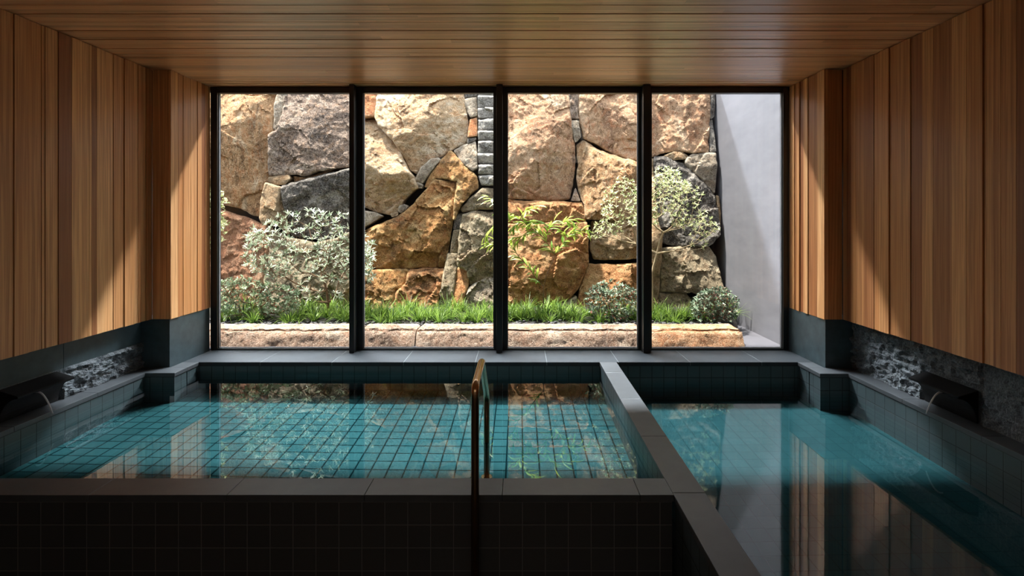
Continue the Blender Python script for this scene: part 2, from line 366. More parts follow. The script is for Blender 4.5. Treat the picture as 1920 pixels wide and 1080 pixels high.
wl = MB(); board_wall(wl, XL, 1, BACK, 4.25, WOODZ, CEIL); pier_front(wl, 4.25, XL, PL - 0.03, WOODZ, CEIL); board_wall(wl, PL, 1, 4.25, DW, WOODZ, CEIL)
tag(wl.build('wall_left', M['wood_v']), kind='structure')
wr = MB(); board_wall(wr, XR, -1, BACK, 4.235, WOODZ, CEIL); pier_front(wr, 4.235, PR + 0.03, XR, WOODZ, CEIL); board_wall(wr, PR, -1, 4.235, DW, WOODZ, CEIL)
tag(wr.build('wall_right', M['wood_v']), kind='structure')
ce = MB()
for a, b in widths(BACK, DW + 0.02, wide=False):
    x = -3.2 - rng.random() * 2
    rel = rng.choice((0, 0.002, 0.004, 0.007))
    while x < 2.8:
        ln_ = rng.uniform(1.6, 3.4); ce.cur = rng.random()
        ce.box((max(x, XL - 0.03), a + 0.0005, CEIL + 0.001 - rel * 0.5 + 0.006), (min(x + ln_, XR + 0.03) - 0.0006, b - 0.0005, CEIL + 0.03)) if min(x + ln_, XR) > XL else None
        x += ln_
tag(ce.build('ceiling', M['wood_h']), kind='structure')
# concrete envelope: roof, outer leaf of the side walls, back wall
ro = MB(); ro.box((-3.6, BACK - 0.25, CEIL + 0.032), (3.4, 4.86, CEIL + 0.35)); ro.box((-6, 4.86, CEIL - 0.02), (5, 4.94, CEIL + 0.5))
tag(ro.build('roof_slab', M['plaster_dark']), kind='structure')
for nm, x0, x1 in (('wall_left_outer', -3.45, -3.11), ('wall_right_outer', 2.745, 3.1)):
    b = MB(); b.box((x0, BACK - 0.25, -0.2), (x1, 4.86, CEIL + 0.032)); tag(b.build(nm, M['plaster_dark']), kind='structure')
b = MB(); b.box((-3.11, BACK - 0.25, -0.2), (2.745, BACK - 0.01, CEIL + 0.03)); tag(b.build('wall_back', M['plaster_back']), kind='structure')
# stone dado below the wood, smooth slabs with split-face stone behind the kerbs
def dado(name, x, sgn, pier_x, ypier, rough_top):
    d = MB()
    for y0, y1 in ((BACK, 0.2), (0.2, 1.3), (1.3, 2.4), (2.4, 3.53), (3.53, ypier)):
        d.box((x - sgn * 0.04, y0 + 0.001, 0.0), (x + sgn * 0.006, y1 - 0.001, WOODZ))
    d.box((x - sgn * 0.04, ypier, 0.0), (pier_x - sgn * 0.006, DW, WOODZ - 0.0005))
    o = tag(bevel(d.build(name, M['dado']), 0.002), kind='structure')
    # split face relief
    s = MB(); ny, nz = 150, 40; y0, y1, z0, z1 = 2.2, ypier - 0.003, TOP - 0.004, rough_top
    for i in range(ny + 1):
        for j in range(nz + 1):
            y = y0 + (y1 - y0) * i / ny; z = z0 + (z1 - z0) * j / nz
            e = min(1, (nz - j) / 4 * 1.0)
            h = 0.012 + e * (0.022 * (noise.fractal(Vector((y * 9, z * 14, x)), 0.8, 2.1, 5) + 0.6) + 0.012 * noise.cell(Vector((y * 30, z * 40, 3))))
            if 3.04 < y < 3.49 and z < 0.73: h = 0.0075                 # cut flat behind the spout
            elif y < 3.04: h *= 0.5
            s.v.append((x + sgn * max(h, 0.007), y, z))
    for i in range(ny):
        for j in range(nz):
            a = i * (nz + 1) + j; q = [a, a + nz + 1, a + nz + 2, a + 1]
            s.face(q if sgn < 0 else q[::-1])
    so_ = s.build('split_stone', M['split'], o)
    return o
dado('trim_1', -3.075, 1, PL, 4.25, 0.70)
dado('trim_2', 2.705, -1, PR, 4.235, 0.875)

# ================================================================== pools, kerbs and deck
def kerb(name, boxes, tmat='tile_wall', cmat='coping', z0=-0.06, over=0.006, thick=0.03, joint=0.6, axis=None):
    body = MB()
    for (x0, x1, y0, y1) in boxes:
        body.box((x0 + over, y0 + over, z0), (x1 - over, y1 - over, TOP - thick))
    o = tag(body.build(name, M[tmat]), kind='structure')
    cp = MB()
    for (x0, x1, y0, y1) in boxes:
        if axis == 'y':
            p = y0
            while p < y1 - 1e-4:
                q = min(p + joint, y1); cp.box((x0, p + (0.0006 if p > y0 else 0), TOP - thick), (x1, q - (0.0006 if q < y1 else 0), TOP)); p = q
        elif axis == 'x':
            p = x0
            while p < x1 - 1e-4:
                q = min(p + joint, x1); cp.box((p + (0.0006 if p > x0 else 0), y0, TOP - thick), (q - (0.0006 if q < x1 else 0), y1, TOP)); p = q
        else: cp.box((x0, y0, TOP - thick), (x1, y1, TOP))
    bevel(cp.build('coping', M[cmat], o), 0.0025, 2)
    return o
kerb('trim_3', [(-3.075, -2.92, 2.43, 4.09), (-3.075, -2.69, 4.09, 4.25), (PL, -2.69, 4.25, 4.40)], axis='y')     # left kerb stepping round the pier
kerb('trim_4', [(-3.075, 0.672, 2.28, 2.43)], tmat='tile_front', axis='x')                                          # near kerb of the left pool
kerb('trim_5', [(0.672, 0.815, 0.5, 4.40)], axis='y')                                                               # divider
kerb('trim_6', [(2.555, 2.705, 0.5, 4.073), (2.335, 2.705, 4.073, 4.235), (2.335, PR, 4.235, 4.40)], axis='y')      # right kerb
kerb('trim_7', [(0.672, 2.705, 0.35, 0.5)], axis='x')
# deck under the window: wall of tiles, slabs and pale joints
dk = MB(); dk.box((PL, 4.406, -0.06), (PR, DW + 0.12, TOP - 0.03)); deck = tag(dk.build('trim_8', M['tile_wall']), kind='structure')
sl = MB(); js = [PL] + [0.23 + 0.602 * k for k in range(-4, 4) if PL < 0.23 + 0.602 * k < PR - 0.1] + [PR]
for a, b in zip(js[:-1], js[1:]): sl.box((a + 0.0018, 4.40, TOP - 0.03), (b - 0.0018, DW + 0.06, TOP))
bevel(sl.build('slabs', M['deck'], deck), 0.002)
gr = MB(); gr.box((PL, 4.403, TOP - 0.029), (PR, DW + 0.06, TOP - 0.0015)); gr.build('joints', M['grout'], deck)
fl = MB(); fl.box((-3.11, BACK, -0.2), (0.672, 2.286, 0.0)); tag(fl.build('floor', M['tile_room']), kind='structure')
fl = MB(); fl.box((-3.08, 2.40, -0.2), (0.70, 4.42, -0.05)); tag(fl.build('floor_left_pool', M['tile_floor']), kind='structure')
fl = MB(); fl.box((0.79, 0.48, -0.2), (2.72, 4.42, -0.03)); tag(fl.build('floor_right_pool', M['tile_floor_r']), kind='structure')
def waterplane(name, m, z, poly, label):
    b = MB(); b.v = [(x, y, z) for x, y in poly]; b.face(list(range(len(poly))))
    return tag(b.build(name, m, smooth=True), label, 'water')
waterplane('pool_water', M['water_left'], 0.41, [(-2.93, 2.42), (0.682, 2.42), (0.682, 4.41), (-2.70, 4.41), (-2.70, 4.10), (-2.93, 4.10)],
           'clear teal water filling the wide left pool around the handrail')
waterplane('pool_water', M['water_right'], 0.325, [(0.805, 0.49), (2.565, 0.49), (2.565, 4.083), (2.345, 4.083), (2.345, 4.41), (0.805, 4.41)],
           'still teal water in the deeper set right pool beside the grey wall reflection')

# ================================================================== window: four panes, frames and posts
edges = [PL, -1.505, -0.178, 1.146, PR]; FT = CEIL; ZB = TOP
for i in range(4):
    a, b = edges[i], edges[i + 1]
    la = 0.062 if i == 0 else 0.050 + 0.0; lb = 0.050
    if i > 0: a += 0.0015; la = (0.070, 0.066, 0.064)[i - 1]
    if i < 3: lb = (0.052, 0.056, 0.055)[i]; b -= 0.0015
    f = MB()
    f.box((a, DW, ZB), (a + la, DW + 0.06, FT)); f.box((b - lb, DW, ZB), (b, DW + 0.06, FT))
    f.box((a + la, DW, FT - 0.053), (b - lb, DW + 0.06, FT)); f.box((a + la, DW, ZB), (b - lb, DW + 0.06, ZB + 0.014))
    w = tag(bevel(f.build('window_%d' % (i + 1), M['frame']), 0.0015), kind='structure')
    g = MB(); g.box((a + la - 0.002, DW + 0.028, ZB + 0.012), (b - lb + 0.002, DW + 0.036, FT - 0.051)); g.build('pane', M['glass'], w)
    k = MB()
    for xx in (a + la, b - lb - 0.006): k.box((xx, DW + 0.022, ZB + 0.014), (xx + 0.006, DW + 0.042, FT - 0.053))
    k.box((a + la, DW + 0.022, ZB + 0.014), (b - lb, DW + 0.042, ZB + 0.020))
    k.build('gasket', M['gasket'], w)
for n, (x0, x1) in enumerate(((-1.527, -1.483), (-0.208, -0.152), (1.112, 1.176))):
    f = MB(); f.box((x0, 4.70, TOP), (x1, DW - 0.001, CEIL)); tag(bevel(f.build('trim_%d' % (9 + n), M['frame']), 0.002), kind='structure')

# ================================================================== handrail
def smooth_path(pts, r, n=7):
    pts = [Vector(p) for p in pts]; out = [pts[0]]
    for i in range(1, len(pts) - 1):
        a, b, c = pts[i - 1], pts[i], pts[i + 1]
        p0 = b + (a - b).normalized() * r; p1 = b + (c - b).normalized() * r
        for k in range(n + 1):
            t = k / n; out.append(p0 * (1 - t) ** 2 + b * 2 * t * (1 - t) + p1 * t * t)
    return out + [pts[-1]]
hr = empty('handrail', (-0.19, 2.245, 0))
tag(hr, 'bronze tube handrail bent over the near kerb of the left pool', 'handrail')
b = MB(); b.tube(smooth_path([(0, 0, 0.0), (0, 0, 0.985), (0, 0.41, 0.985), (0, 0.795, 0.68), (0, 0.795, -0.048)], 0.05), 0.0172, 20)
b.build('rail_tube', M['bronze'], hr, smooth=True)
for yy, zz in ((0.0, 0.0), (0.795, -0.05)):
    b = MB(); b.tube([(0, yy, zz), (0, yy, zz + 0.008)], 0.032, 20); b.build('floor_flange', M['bronze'], hr)

# ================================================================== water spouts
def spout(x, sgn, label):
    s = empty('water_spout', (x, 3.23, TOP)); tag(s, label, 'spout', 'stone spouts beside the pools')
    prof = [(0.0, 0.002)]
    for k in range(11):
        t = k / 10; prof.append((0.012 + 0.108 * (1 - math.cos(t * math.pi / 2)), 0.002 + 0.143 * math.sin(t * math.pi / 2)))
    prof += [(0.122, 0.152), (0.120, 0.160), (0.0, 0.196)]
    b = MB(); n = len(prof)
    for yy in (-0.16, 0.235): b.v += [(sgn * px, yy, pz) for px, pz in prof]
    for i in range(n): j = (i + 1) % n; b.face([i, j, n + j, n + i])
    b.face(list(range(n))[::-1]); b.face([n + i for i in range(n)])
    bevel(b.build('hood', M['spout'], s), 0.003)
    b = MB(); b.tube([(sgn * 0.03, 0.0, 0.128), (sgn * 0.082, 0.0, 0.135)], 0.011, 12); nz_ = b.build('nozzle', M['spout'], s)
    pts = [(sgn * (0.080 + 0.105 * t), 0.0, 0.135 + 0.03 * t - 0.163 * t * t) for t in [k / 12 for k in range(13)]]
    b = MB(); b.tube(pts, [0.006 - 0.002 * k / 12 for k in range(13)], 8); b.build('water_stream', M['stream'], nz_, smooth=True)
spout(-3.060, 1, 'black spout trickling water onto the kerb by the left wall')
spout(2.690, -1, 'black spout trickling water onto the kerb by the right wall')

# ================================================================== garden: ground, grey wall, backing
PX0 = -5.2
gd = MB(); gd.box((-6, DW + 0.061, 0.2), (2.49, 7.2, TOP)); tag(gd.build('floor_garden', M['outer_paving']), kind='structure')
gw = MB(); gw.box((2.49, DW + 0.06, 0.2), (2.80, 7.3, 4.6)); tag(gw.build('wall_garden', M['render']), kind='structure')
bk = MB(); n = 0
bk.v = [(PX0 - 0.6, 6.60, 0.4), (2.49, 6.60, 0.4), (2.49, 6.98, 3.40), (PX0 - 0.6, 6.98, 3.40), (PX0 - 0.6, 7.3, 0.4), (2.49, 7.3, 0.4), (2.49, 7.3, 3.40), (PX0 - 0.6, 7.3, 3.40)]
for q in ((0,1,2,3),(5,4,7,6),(3,2,6,7),(1,5,6,2),(4,0,3,7)): bk.face(list(q))
tag(bk.build('wall_retaining', M['dark_concrete']), kind='structure')
so2 = MB(); nx, ny = 120, 24
for i in range(nx + 1):
    for j in range(ny + 1):
        y = 5.16 + (6.55 - 5.16) * j / ny; xe = 2.10 + 0.34 * max(0.0, min(1.0, (y - 5.3) / 0.55)); x = PX0 + (xe - PX0) * i / nx; dn = 0.13 if i == nx else 0
        so2.v.append((x, y, 0.615 - dn + 0.02 * noise.noise(Vector((x * 4, y * 4, 0))) + 0.012 * noise.noise(Vector((x * 18, y * 18, 0))) + 0.05 * (j / ny)))
for i in range(nx):
    for j in range(ny):
        a = i * (ny + 1) + j; so2.face([a, a + ny + 1, a + ny + 2, a + 1])
tag(so2.build('soil', M['soil'], smooth=True), 'dark planting soil between the kerb stones and the boulders', 'soil', kind='stuff')

# ------------------------------------------------------------------ boulders
def plane_d(y): return 6.412 / (1 - 0.135 * (VY - y) / F)
def to_xz(p):
    q = at(p[0], p[1], plane_d(p[1])); return Vector((q.x, q.z))
def plane_y(z): return 6.25 + 0.135 * (z - 0.5)
def seg_dist(p, a, b):
    ab = b - a; t = max(0, min(1, (p - a).dot(ab) / max(ab.length_squared, 1e-9))); q = a + ab * t
    return (p - q).length, ab.x * (p.y - a.y) - ab.y * (p.x - a.x)
def boulder(name, m, poly, label, cat='boulder', group='boulders of the garden rock wall', creases=(), relief=0.07, rough=1.0, step=0.0145, push=0.0, rnd=0.014, planes=3, gap=0.003):
    global BSEED
    BSEED += 1; rg = random.Random(BSEED * 7 + 3)
    P = [to_xz(p) for p in poly]
    area = sum(P[i].x * P[(i + 1) % len(P)].y - P[(i + 1) % len(P)].x * P[i].y for i in range(len(P)))
    if area < 0: P.reverse()
    size = math.sqrt(abs(area) / 2)
    step = min(step, max(0.008, size / 16))
    # resample and roughen the outline
    B = []
    for i in range(len(P)):
        a, b = P[i], P[(i + 1) % len(P)]; k = max(1, int((b - a).length / step))
        for j in range(k): B.append(a.lerp(b, j / k))
    n = len(B); C = []
    for i in range(n):
        t = B[(i + 1) % n] - B[i - 1]; nr = Vector((t.y, -t.x)); nr = nr.normalized() if nr.length > 1e-7 else Vector((0, 0))
        w = noise.fractal(Vector((B[i].x * 7, B[i].y * 7, BSEED * 0.0 + 2)), 0.9, 2.0, 4) * min(0.012, size * 0.03)
        C.append(B[i] * 0.5 + (B[i - 1] + B[(i + 1) % n]) * 0.25 + nr * (w - gap))
    B = C
    xs = [p.x for p in B]; zs = [p.y for p in B]; cx = sum(xs) / n; cz = sum(zs) / n
    def inside(p):
        c = False; j = n - 1
        for i in range(n):
            if (B[i].y > p.y) != (B[j].y > p.y) and p.x < (B[j].x - B[i].x) * (p.y - B[i].y) / (B[j].y - B[i].y) + B[i].x: c = not c
            j = i
        return c
    kd = KDTree(n)
    for i, p in enumerate(B): kd.insert((p.x, p.y, 0), i)
    kd.balance()
    def edge(p): return kd.find((p.x, p.y, 0))[2]
    pts = list(B)
    gx = min(xs)
    row = 0; z = min(zs)
    while z < max(zs):
        x = gx + (step / 2 if row % 2 else 0)
        while x < max(xs):
            q = Vector((x + rg.uniform(-.25, .25) * step, z + rg.uniform(-.25, .25) * step))
            if inside(q) and edge(q) > step * 0.55: pts.append(q)
            x += step
        z += step * 0.87; row += 1
    vs, es, fs, _, _, _ = delaunay_2d_cdt(pts, [(i, (i + 1) % n) for i in range(n)], [], 1, 1e-6)
    cr = [([to_xz(p) for p in c[0]], c[1], c[2]) for c in creases]
    pl = [(rg.uniform(-.35, .35), rg.uniform(-.4, .3), rg.uniform(0, .03)) for _ in range(planes)]
    so_ = Vector((rg.uniform(0, 50), rg.uniform(0, 50), rg.uniform(0, 50)))
    mb = MB(); HH = []
    r0 = min(rnd * 0.7, size * 0.08); amp = min(1.0, size / 0.5) * rough
    for v in vs:
        e = edge(v) if len(B) else 0
        h = 0
        if pl: h += min(g[2] * amp + (g[0] * (v.x - cx) + g[1] * (v.y - cz)) * (0.5 if cr else 0.8) for g in pl)
        for line, ku, k_d in cr:
            best = min((seg_dist(v, line[i], line[i + 1]) for i in range(len(line) - 1)), key=lambda t: t[0])
            h -= best[0] * (ku if best[1] > 0 else k_d) * 1.6
        if cr: h += 0.03
        q = Vector((v.x, v.y, 0)) + so_
        wq = q + Vector((noise.noise(q * 2.3), noise.noise(q * 2.3 + Vector((9, 3, 1))), 0)) * 0.10
        for sc, ks, ko in ((2.6, 0.24, 0.020), (7.0, 0.26, 0.010), (17.0, 0.32, 0.006)):
            vp = noise.voronoi(wq * sc)[1][0]; g = noise.cell_vector(vp * 7.31); dv = (wq * sc - vp) / sc
            h += amp * ((g.x - 0.5) * ks * dv.x + (g.y - 0.5) * ks * dv.y + (g.z - 0.5) * ko)
        h += amp * (0.016 * noise.fractal(q * 3.0, 0.9, 2.1, 3) + 0.010 * noise.fractal(q * 12, 0.75, 2.1, 4) + 0.006 * (noise.ridged_multi_fractal(q * 6, 0.9, 2.2, 4, 0.9, 2.0) - 1.0))
        HH.append((v, h, e))
    med = sorted(t[1] for t in HH)[len(HH) // 2]
    for v, h, e in HH:
        cl = 0.19 if cr else 0.11; h = cl * math.tanh((h - med) / cl) - 0.020 * min(1, size / 0.3) * math.exp(-e / r0) + push + 0.03 * min(1, size / 0.3)
        mb.v.append((v.x, plane_y(v.y) - h, v.y))
    for f in fs: mb.face(list(f) if (vs[f[1]] - vs[f[0]]).cross(vs[f[2]] - vs[f[1]]) > 0 else list(f)[::-1])
    # sides and back
    cnt = {}
    for f in mb.f:
        for i in range(len(f)):
            a, b = f[i], f[(i + 1) % len(f)]; cnt[(a, b)] = 1
    bd = [(a, b) for (a, b) in cnt if (b, a) not in cnt]
    nv = len(mb.v); back = {}
    for a, b in bd:
        for q in (a, b):
            if q not in back:
                back[q] = len(mb.v); p = mb.v[q]
                mb.v.append((cx + (p[0] - cx) * 0.93, plane_y(p[2]) + min(0.33, 0.12 + size * 0.3), cz + (p[2] - cz) * 0.93))
        mb.face([b, a, back[a], back[b]])
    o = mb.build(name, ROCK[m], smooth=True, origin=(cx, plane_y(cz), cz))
    o.data.set_sharp_from_angle(angle=R(48)) if hasattr(o.data, 'set_sharp_from_angle') else None
    return tag(o, label, cat, group)
BSEED = 0
T = 150      # top of the stones, above the window head
S = [
 ('boulder','ochre',[(408,T),(520,T),(514,200),(508,250),(500,320),(496,345),(488,390),(488,409),(465,402),(436,388),(408,380),(330,372),(322,240),(335,T)],'tall streaked ochre boulder at the top left window corner',[([(405,340),(430,250),(470,215)],.12,.16)]),
 ('sliver_stone','grey',[(520,T),(541,T),(535,195),(525,240),(520,246),(511,240),(514,205)],'narrow grey upright stone wedged beside the tall ochre boulder',[]),
 ('boulder','mauve',[(543,T),(668,T),(667,230),(664,312),(630,316),(600,322),(575,330),(552,326),(500,328),(504,290),(510,252),(526,246),(534,215)],'large mauve grey boulder with a domed ridge, first window',[([(512,255),(530,245),(550,237),(565,247),(577,272),(596,300),(600,322)],.10,.22)]),
 ('cobble','tan',[(499,331),(541,328),(546,335),(535,346),(515,346),(500,341)],'small flat tan stone under the mauve grey boulder',[]),
 ('cobble','ochre',[(547,330),(572,333),(600,325),(622,319),(600,330),(562,338),(548,342)],'thin tan sliver lying on the dark grey boulder',[]),
 ('boulder','dark',[(529,350),(545,343),(580,337),(620,327),(666,316),(668,425),(640,440),(600,452),(540,442),(536,400),(529,378)],'dark grey boulder with pale top edge above the silvery shrub',[([(530,353),(580,340),(620,330),(666,319)],.5,.12),([(538,380),(572,358),(588,342)],.1,.1)]),
 ('boulder','tan',[(499,343),(527,351),(524,372),(521,395),(519,418),(497,420),(490,409),(495,365)],'upright tan stone between the ochre and dark grey boulders',[]),
 ('cobble','tan',[(526,374),(534,400),(538,440),(522,424),(522,398)],'slim tan chip beside the upright tan stone',[]),
 ('boulder','red',[(410,394),(437,401),(470,414),(500,426),(502,470),(492,525),(500,612),(330,612),(330,385)],'smooth reddish brown boulder low at the left frame',[([(405,399),(437,406),(470,419),(500,431)],.6,.02)]),
 ('boulder','olive',[(505,430),(540,446),(600,456),(640,444),(668,430),(669,612),(505,612),(497,526),(506,470)],'shaded olive boulder behind the silvery shrub',[]),
 ('boulder','orange',[(672,T),(700,T),(703,175),(706,200),(704,219),(683,222),(672,222)],'rough orange stone at top left of the second window',[]),
 ('boulder','pale',[(703,T),(866,T),(870,190),(877,225),(874,265),(852,276),(835,287),(822,293),(800,301),(778,325),(768,316),(758,292),(744,270),(735,260),(713,237),(706,219),(708,195)],'huge pale ochre boulder with a diagonal crease, second window',[([(745,262),(757,258),(782,246),(810,223),(828,190),(842,155)],.10,.24)]),
 ('boulder','pale',[(672,225),(704,223),(712,240),(737,265),(752,288),(765,318),(776,330),(783,352),(770,360),(753,378),(745,398),(728,402),(700,395),(681,388),(670,385)],'pale boulder with bright upper face over a brown undercut',[([(668,288),(682,297),(705,318),(730,330),(757,328),(778,324)],.22,.34)]),
 ('cobble','grey',[(777,337),(790,313),(808,297),(822,295),(826,299),(815,311),(800,331),(790,344)],'slanting oblong grey cobble under the huge pale boulder',[]),
 ('cobble','grey',[(781,341),(792,346),(790,353),(784,352)],'tiny chip at the lower end of the slanting cobble',[]),
 ('boulder','gold',[(845,283),(872,312),(894,331),(897,352),(880,366),(863,386),(852,412),(855,370),(859,340),(816,332),(800,352),(794,350),(806,325),(827,300)],'peaked golden brown boulder in the second window',[([(845,285),(852,320),(850,345)],.15,.3)]),
 ('boulder','gold',[(816,335),(858,341),(853,385),(847,420),(841,455),(833,502),(760,503),(670,503),(670,440),(684,432),(712,420),(745,407),(766,393),(790,366)],'big golden boulder below the peaked one, second window',[([(700,430),(750,408),(815,338),(857,343)],.45,.10),([(845,380),(790,470),(720,495)],.04,.12)]),
 ('cobble','grey',[(670,393),(700,398),(716,405),(690,421),(670,432)],'grey stone low at the left edge of the second window',[]),
 ('cobble','tan',[(731,401),(745,397),(745,404),(735,407)],'tiny tan pebble under the pale undercut boulder',[]),
 ('cobble','grey',[(748,386),(757,383),(764,386),(760,393),(750,399),(746,396)],'rounded grey pebble above the big golden boulder',[]),
 ('boulder','gold',[(670,507),(764,506),(763,525),(752,538),(740,545),(735,612),(670,612)],'golden boulder low beside the first post, grass at its foot',[]),
 ('boulder','rust',[(766,508),(790,504),(831,505),(829,530),(822,560),(818,612),(737,612),(742,546),(754,540),(764,526)],'rust brown boulder left of the leaning slab',[([(765,514),(790,510),(830,512)],.6,.06)]),
 ('slab_stone','olive',[(839,476),(857,475),(856,510),(850,545),(845,590),(843,612),(817,612),(825,560),(832,520)],'leaning grey brown slab standing in the grass',[]),
 ('cobble','olive',[(850,432),(863,430),(858,473),(843,474)],'brown block stacked on the leaning slab',[]),
 ('cobble','dark',[(853,402),(867,400),(864,428),(850,430)],'dark block filling the gap above the brown block',[]),
 ('boulder','olive',[(868,402),(892,395),(912,398),(941,402),(941,519),(918,521),(890,530),(880,534),(878,505),(859,498),(862,450)],'upright grey green boulder right of the leaning slab',[([(872,404),(905,410),(941,430)],.3,.05)]),
 ('boulder','rust',[(857,501),(878,507),(878,536),(868,565),(850,595),(848,560)],'rough reddish stone at the foot of the grey green boulder',[]),
 ('boulder','grey',[(881,538),(905,524),(941,522),(941,612),(850,612),(869,566)],'grey boulder low beside the middle post',[]),
 ('boulder','olive',[(864,392),(885,371),(905,353),(925,355),(941,358),(941,390),(900,392),(868,398)],'wedge shaped grey green stone under the stacked blocks',[]),
 ('boulder','grey',[(851,282),(870,272),(891,265),(893,290),(895,316),(886,320),(870,308)],'grey triangular stone left of the stacked blocks',[]),
 ('cobble','grey',[(871,186),(893,181),(894,216),(882,220),(878,213),(872,196)],'squarish grey stone beside the top of the stacked blocks',[]),
 ('cobble','dark',[(868,T),(893,T),(893,178),(871,182)],'dark stone above the squarish grey stone',[]),
 ('cobble','orange',[(881,223),(894,220),(894,254),(877,257),(879,236)],'orange stone beside the stacked blocks',[]),
 ('cobble','dark',[(877,260),(893,258),(890,263),(876,268)],'small dark chip under the orange stone',[]),
 ('boulder','pink',[(947,T),(1062,T),(1067,195),(1071,225),(1078,280),(1080,300),(1078,330),(1070,372),(1030,375),(945,371)],'large pinkish boulder with a curved ridge, third window',[([(930,345),(950,343),(968,342),(985,330),(1000,302),(1020,275),(1030,245),(1066,222)],.06,.30)]),
 ('sliver_stone','mauve',[(1065,T),(1086,T),(1083,200),(1085,222),(1068,221),(1067,190)],'dark mauve wedge between the pinkish boulders',[]),
 ('cobble','grey',[(1070,226),(1085,226),(1090,256),(1083,264),(1079,266)],'pale grey filler stone under the mauve wedge',[]),
 ('boulder','pink',[(1088,T),(1208,T),(1208,301),(1196,301),(1150,286),(1117,266),(1096,257),(1089,225),(1086,200)],'rough orange pink boulder at the top right of the third window',[]),
 ('boulder','ochre',[(1084,269),(1096,260),(1122,279),(1160,293),(1208,309),(1208,412),(1099,411),(1096,385),(1088,360),(1082,332),(1087,306),(1084,290)],'ochre boulder with a bright slanting top edge, third window',[([(1084,275),(1098,268),(1122,285),(1160,302),(1208,320)],.6,.10),([(1150,345),(1130,380),(1108,402)],.08,.2)]),
 ('cobble','mauve',[(1072,376),(1080,352),(1088,377)],'small triangular stone at the foot of the large pinkish boulder',[]),
 ('slab_stone','rust',[(945,376),(1092,380),(1095,398),(1099,414),(945,418)],'flat rust brown slab behind the bright green sapling',[([(945,382),(1095,386)],.6,.05)]),
 ('boulder','rust',[(945,421),(1099,417),(1101,450),(1103,490),(1086,540),(1066,564),(1030,572),(990,577),(945,574)],'big rust boulder behind the sapling stem, third window',[([(960,480),(1000,520),(1060,480),(1095,440)],.10,.12)]),
 ('boulder','tan',[(1111,415),(1208,415),(1208,484),(1116,487),(1109,470)],'tan block behind the tall yellow green shrub',[([(1157,412),(1156,488)],.10,.12)]),
 ('boulder','rust',[(1105,496),(1150,497),(1208,494),(1208,612),(1078,612),(1088,545)],'rough rust boulder behind the low shrub by the third post',[]),
 ('boulder','olive',[(945,578),(990,581),(1030,576),(1068,567),(1082,555),(1075,612),(945,612)],'shaded olive stone at ground level under the big rust boulder',[]),
 ('boulder','pink',[(1211,T),(1331,T),(1331,230),(1328,284),(1300,287),(1275,281),(1245,284),(1222,295),(1211,296)],'squared orange pink boulder at the top of the fourth window',[([(1288,140),(1290,200),(1287,290)],.03,.10)]),
 ('cobble','tan',[(1248,291),(1265,284),(1280,284),(1291,292),(1288,297),(1265,300),(1255,296)],'tan cobble under the squared orange pink boulder',[]),
 ('boulder','grey',[(1290,294),(1298,289),(1340,288),(1341,310),(1343,340),(1342,362),(1335,355),(1315,335),(1295,316),(1286,304)],'pinkish grey stone next to the grey garden wall',[]),
 ('boulder','dark',[(1228,293),(1250,294),(1270,302),(1283,305),(1300,322),(1325,348),(1341,368),(1345,400),(1347,440),(1327,461),(1300,461),(1262,461),(1240,452),(1230,400)],'dark purplish boulder behind the yellow green foliage',[([(1226,298),(1250,300),(1300,330),(1341,375)],.4,.1)]),
 ('boulder','olive',[(1238,466),(1265,463),(1300,463),(1330,464),(1343,480),(1350,520),(1353,545),(1330,558),(1295,546),(1280,548),(1238,546)],'rough grey olive boulder in the fourth window',[]),
 ('boulder','olive',[(1236,550),(1285,549),(1296,560),(1302,612),(1236,612)],'olive stone in the grass under the rough grey olive boulder',[]),
 ('boulder','tan',[(1211,300),(1226,297),(1229,400),(1237,452),(1235,480),(1233,560),(1234,612),(1211,612)],'tall brown stone half hidden behind the third post',[]),
 ('cobble','dark',[(1333,226),(1338,222),(1342,284),(1332,284)],'slim dark stone by the top of the grey garden wall',[]),
 ('cobble','dark',[(1333,T),(1342,T),(1341,218),(1334,222)],'dark stone above the slim one by the grey garden wall',[]),
 ('cobble','tan',[(1344,366),(1349,368),(1352,400),(1352,436),(1348,438)],'narrow brown stone against the grey garden wall',[]),
 ('boulder','dark',[(1300,562),(1330,561),(1354,549),(1368,612),(1304,612)],'dark stone behind the low corner shrub',[]),
 ('boulder','ochre',[(200,T),(331,T),(319,240),(326,372),(250,380),(196,372)],'ochre boulder beyond the left window frame',[]),
 ('boulder','red',[(196,378),(250,386),(326,380),(326,612),(190,612)],'reddish boulder beyond the left window frame, lower course',[]),
]
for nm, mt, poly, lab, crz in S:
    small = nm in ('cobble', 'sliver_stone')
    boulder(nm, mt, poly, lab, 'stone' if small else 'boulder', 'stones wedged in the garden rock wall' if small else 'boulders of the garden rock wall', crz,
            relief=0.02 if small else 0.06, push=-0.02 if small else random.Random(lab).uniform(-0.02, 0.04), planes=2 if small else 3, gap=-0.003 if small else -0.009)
# stacked blocks
ys = [T, 180, 202, 223, 245, 264, 287, 308, 328, 349]
lab_n = ['topmost', 'second from the top', 'third from the top', 'fourth from the top', 'middle one', 'fourth from the bottom', 'third from the bottom', 'second from the bottom', 'lowest']
for i in range(len(ys) - 1):
    a, b = ys[i], ys[i + 1]
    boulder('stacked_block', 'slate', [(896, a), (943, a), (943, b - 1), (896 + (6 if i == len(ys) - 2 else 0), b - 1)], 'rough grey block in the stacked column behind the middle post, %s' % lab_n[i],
            'stone', 'grey blocks stacked in a column', [([(890, a + 4), (950, a + 4)], .5, .25)], relief=0.03, push=0.02, rough=1.6, gap=0.003, rnd=0.015)

